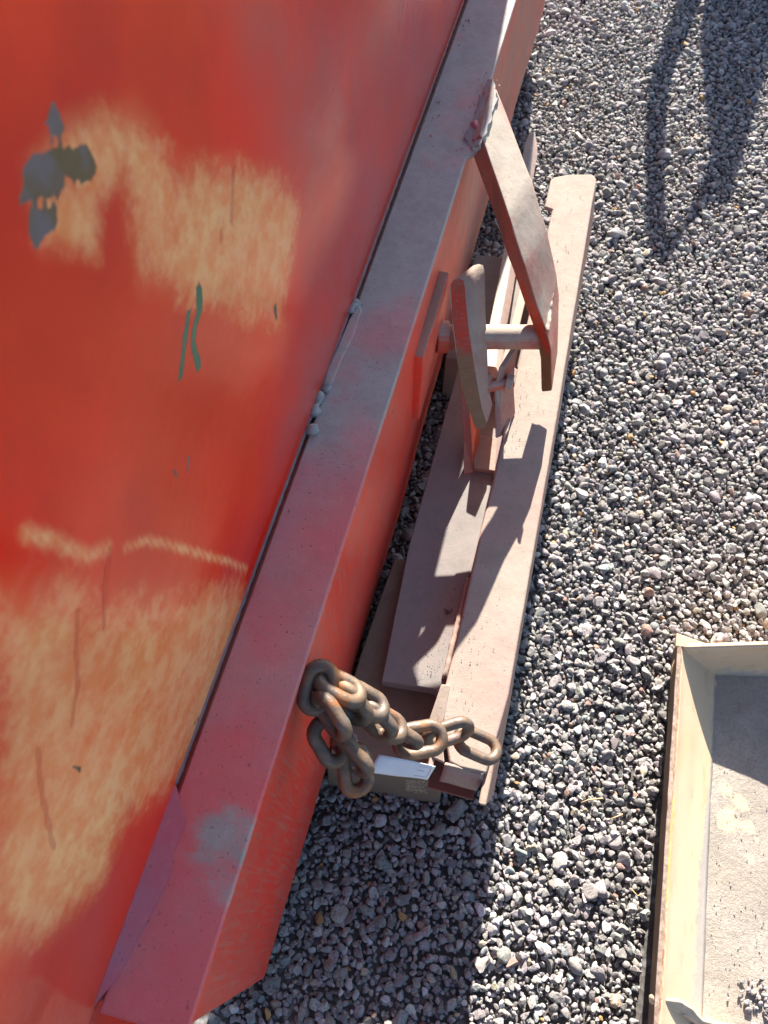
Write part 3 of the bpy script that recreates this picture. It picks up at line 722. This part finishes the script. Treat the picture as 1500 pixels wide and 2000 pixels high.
def bare(w, l):
    v = 0
    for (a, b), r, s_ in spots: v = max(v, s_*math.exp(-((w-a)**2+(l-b)**2)/(r*r)))
    v = max(v, .55*(1-sst(w, .100, .112+.01*math.sin(l*37))))
    return v
floorsheet('dried_dirt', M['dirt'], .0455, .098, .85, .0, 1.45, .0022, bare)
# end wall: leaning plate across the far end, with a corner piece
e0, e1 = P(1334, 1262, .130), P(1500, 1257, .160)
ed = (e1-e0)/(166); 
def E(px, dh=0, back_=0): 
    v = e0+ed*(px-1334); return v+Vector((0, back_, dh))
far = 2300
def eseg(a, b, m): return [E(a+(b-a)*i/m) for i in range(m+1)]
V = []; F = []; A = []; D = []; mm, kk = 60, 10
for i in range(mm+1):
    px = 1334+(far-1334)*i/mm; t_ = E(px); t_.z = min(t_.z, .21)
    w, l = (t_-LT).dot(rt), (t_-LT).dot(dirv)
    for j in range(kk+1):
        f = j/kk; z = t_.z*(1-f)+.044*f
        V.append(Vector((t_.x, t_.y-.012*f-.018*f*f, z))); A.append(.12+.35*math.exp(-((f-.9)/.25)**2)*(px < 1420)); D.append(.15+.5*f**2*sst(px, 1390, 1440))
for i in range(mm):
    for j in range(kk): F.append((i*(kk+1)+j, i*(kk+1)+j+1, (i+1)*(kk+1)+j+1, (i+1)*(kk+1)+j))
ew = meshobj('end_wall', V, F, M['cream'], smooth=True); adopt(ew, tray)
for nme, arr in (('rust', A), ('dirt', D)):
    a = ew.data.attributes.new(nme, 'FLOAT', 'POINT'); a.data.foreach_set('value', np.array(arr, np.float32))
s = ew.modifiers.new('s', 'SOLIDIFY'); s.thickness = .009; s.offset = 0
c_ = [P(1322, 1236, .134), P(1334, 1240, .133), P(1378, 1256, .128), P(1372, 1264, .128), P(1334, 1264, .131), P(1320, 1262, .133)]
add('corner_piece', slab(c_, .01), M['cream'], tray, .002)
# near cross rib
c_ = [P(1279, 1946, .129), P(1302, 1949, .118), P(1332, 1953, .10), P(1354, 1968, .088), P(1376, 1990, .08), P(1450, 2008, .075), P(1450, 2030, .07), P(1365, 2004, .075), P(1335, 1984, .085), P(1302, 1970, .108), P(1279, 1965, .124)]
add('cross_rib', slab(c_, .035), M['cream'], tray, .005, .0015, .015)
c_ = [P(1279, 1963, .1), P(1300, 1968, .095), P(1352, 1995, .065), P(1440, 2024, .06), P(1440, 2060, .05), P(1290, 2060, .06)]
add('rust_patch', slab(c_, .01), M['rust'], tray, .002, .001, .02)

# pebbles lying in the tray
pt = []
rr = np.random.default_rng(31)
for _ in range(55):
    px, py = rr.normal(1478, 26), rr.normal(1955, 26)
    if px < 1400: continue
    v = P(px, py, .05); pt.append((v.x, v.y))
pt = np.array(pt); ss = rr.uniform(.005, .017, len(pt))
o = build_stones('pebbles', pt, ss*.8, 2, 10, np.full(len(pt), .050), seed=55); o['kind'] = 'stuff'; o['label'] = 'small pebbles gathered in the corner of the cream tray'
pt = []
for _ in range(420):
    v = P(rr.uniform(1370, 1600), rr.uniform(1300, 2000), .05); w, l = (v-LT).dot(rt), (v-LT).dot(dirv)
    if w > .115 and l > .03: pt.append((v.x, v.y))
pt = np.array(pt); ss = rr.uniform(.0015, .0042, len(pt))
o = build_stones('grit', pt, ss, 1, 8, np.full(len(pt), .0475), seed=56); o['kind'] = 'stuff'; o['label'] = 'fine grit scattered over the dried dirt in the tray'
# sand on the near block, rust crumbs on the inner beam
def heap(px0, px1, py0, py1, h, n, smin, smax, seed, tint, name, label):
    r2 = np.random.default_rng(seed); q = []
    for _ in range(n):
        v = P(r2.uniform(px0, px1), r2.uniform(py0, py1), h); q.append((v.x, v.y))
    q = np.array(q); o = build_stones(name, q, r2.uniform(smin, smax, n), 1, 6, np.full(n, h+.001)+r2.uniform(0, .003, n), seed=seed)
    o.data.materials[0] = tint; o['kind'] = 'stuff'; o['label'] = label
q_ = []; z_ = []; r2 = np.random.default_rng(77)
for _ in range(900):
    px, py = r2.uniform(792, 836), r2.uniform(1521, 1548)
    if py > 1540+ (px-792)*.2+r2.normal(0, 3): continue
    f = (py-(1503+.1*(px-792)))/59; h_ = .16-.157*f; v = P(px, py, h_); q_.append((v.x, v.y-.002)); z_.append(h_+.004)
q_ = np.array(q_); o = build_stones('sand', q_, r2.uniform(.002, .0045, len(q_)), 1, 6, np.array(z_), seed=77)
o.data.materials[0] = M['sand']; o['kind'] = 'stuff'; o['label'] = 'little patch of pale sand stuck on the dark block below the tag'
M['crumb'] = simple('rust_crumb', (.13, .085, .06), .9)
heap(864, 884, 1190, 1200, .2015, 26, .002, .006, 78, M['crumb'], 'rust_crumbs', 'brown rust crumbs on the sunlit strip of the inner beam')

M['flake'] = simple('rust_flake', (.34, .12, .05), .9)
def crumbs(seg, n, h, sp, smin, smax, seed, mat, name, label):
    r2 = np.random.default_rng(seed); q = []
    for _ in range(n):
        k_ = r2.integers(0, len(seg)-1); f = r2.random(); a, b = seg[k_], seg[k_+1]
        v = P(a[0]+(b[0]-a[0])*f+r2.normal(0, sp), a[1]+(b[1]-a[1])*f+r2.normal(0, sp), h); q.append((v.x, v.y))
    q = np.array(q); o = build_stones(name, q, r2.uniform(smin, smax, n), 1, 6, np.full(n, h+.0006), seed=seed)
    if mat: o.data.materials[0] = mat
    o['kind'] = 'stuff'; o['label'] = label
crumbs([(905, 30), (880, 90), (858, 170), (835, 260)], 26, .689, 9, .002, .006, 81, M['flake'], 'rust_flakes', 'rust flakes lying on the upper flange beside the seam')
crumbs([(950, 150), (935, 230), (915, 290)], 60, .689, 14, .0015, .005, 82, M['weldf'], 'dirt_crumbs', 'grey dirt crumbs around the bracket weld')
crumbs([(1110, 380), (1080, 560), (1020, 760), (985, 900)], 150, .3015, 20, .0012, .0035, 83, M['crumb'], 'dirt_specks', 'dark specks of dirt on the cream beam top')
crumbs([(880, 1140), (860, 1240), (838, 1320)], 60, .2015, 12, .0012, .003, 84, M['crumb'], 'dirt_specks', 'dark specks of dirt on the sunlit strip of the inner beam')
crumbs([(940, 1150), (920, 1300), (900, 1440)], 60, .3015, 26, .0012, .003, 85, M['crumb'], 'dirt_specks', 'dark specks of dirt on the pink end of the beam')
crumbs([(700, 700), (560, 1100), (480, 1400)], 40, .6885, 60, .001, .0025, 86, M['crumb'], 'dirt_specks', 'fine specks of dirt on the lower flange')

# ------------------------------------------------------------------ leaf and twigs
def leaf(px, py, h, L, Wd, ang, label):
    V = []; F = []; n = 12; c = P(px, py, h)
    for i in range(n+1):
        f = i/n; w = Wd*math.sin(math.pi*f)**.7+.0003
        for j, s_ in enumerate((-1, 0, 1)):
            x = (f-.5)*L; y = s_*w/2; V.append(c+Vector((x*math.cos(ang)-y*math.sin(ang), x*math.sin(ang)+y*math.cos(ang), .004*abs(s_)+.006*math.sin(f*3)*.6)))
    for i in range(n):
        for j in range(2): F.append((i*3+j, i*3+j+1, (i+1)*3+j+1, (i+1)*3+j))
    o = meshobj('dry_leaf', V, F, M['leaf'], smooth=True); s = o.modifiers.new('s', 'SOLIDIFY'); s.thickness = .0006
    tag(o, label, 'leaf', 'dry leaves lying on the gravel')
leaf(898, 1537, .035, .032, .008, .25, 'pale curled dry leaf on the gravel under the frame end')
leaf(1255, 1505, .034, .026, .014, 1.3, 'greenish dry leaf on the gravel near the tray rim')
leaf(842, 1913, .034, .018, .007, -.3, 'tiny pale leaf in the shaded gravel at the bottom')
for pts, lab in (([(1135, 1568), (1150, 1562), (1178, 1559)], 'thin curved straw twig on sunlit gravel left of the tray'),
                 ([(1192, 1600), (1205, 1595), (1216, 1590)], 'short pink twig beside a pale stone on the gravel'),
                 ([(1232, 1735), (1245, 1750), (1258, 1745)], 'short brown twig on gravel by the lower tray rim')):
    o = meshobj('twig', *tube([P(a, b, .038) for a, b in pts], .0013, 6), M['twig'], smooth=True); tag(o, lab, 'twig', 'dry twigs lying on the gravel')

# ------------------------------------------------------------------ implement outside the picture whose shadow falls across the gravel
hitch = thing('hitch_frame', 'tall steel hitch frame standing beyond the top right corner, casting the forked shadow', 'frame', (1.9, 3.45, 0))
Y0 = 3.45
def sh(px, py):                                         # measured shadow point -> where the sun ray meets the frame plane
    v = P(px, py, 0); hh = (Y0-v.y)/(-SUN_B); return (v.x-SUN_A*hh, hh)
def plate(name, poly, th=.03):
    a = [Vector((x, Y0-th/2, z)) for x, z in poly]; add(name, loft(a, [p+Vector((0, th, 0)) for p in a]), M['strap'], hitch, .004)
plate('upright', [sh(*p) for p in [(1262, 495), (1258, 300), (1266, 190), (1296, 90), (1330, 0)]]+[(sh(1345, -60)[0]+.05, 0.), (sh(1345, -60)[0]+.13, 0.)]+[sh(*p) for p in [(1372, 0), (1334, 95), (1304, 180), (1294, 300), (1296, 478)]])
plate('side_arm', [sh(*p) for p in [(1298, 482), (1325, 470), (1368, 385), (1386, 330), (1374, 210), (1366, 110), (1374, 20)]]+[(sh(1400, -60)[0], 0.), (sh(1400, -60)[0]+.9, 0.)]+[sh(*p) for p in [(1600, -40), (1500, 120), (1482, 200), (1456, 290), (1425, 400), (1410, 420), (1395, 400), (1345, 455), (1322, 500)]], .026)
plate('apex_plate', [sh(*p) for p in [(1261, 470), (1266, 512), (1288, 534), (1312, 515), (1328, 480), (1300, 470)]], .04)
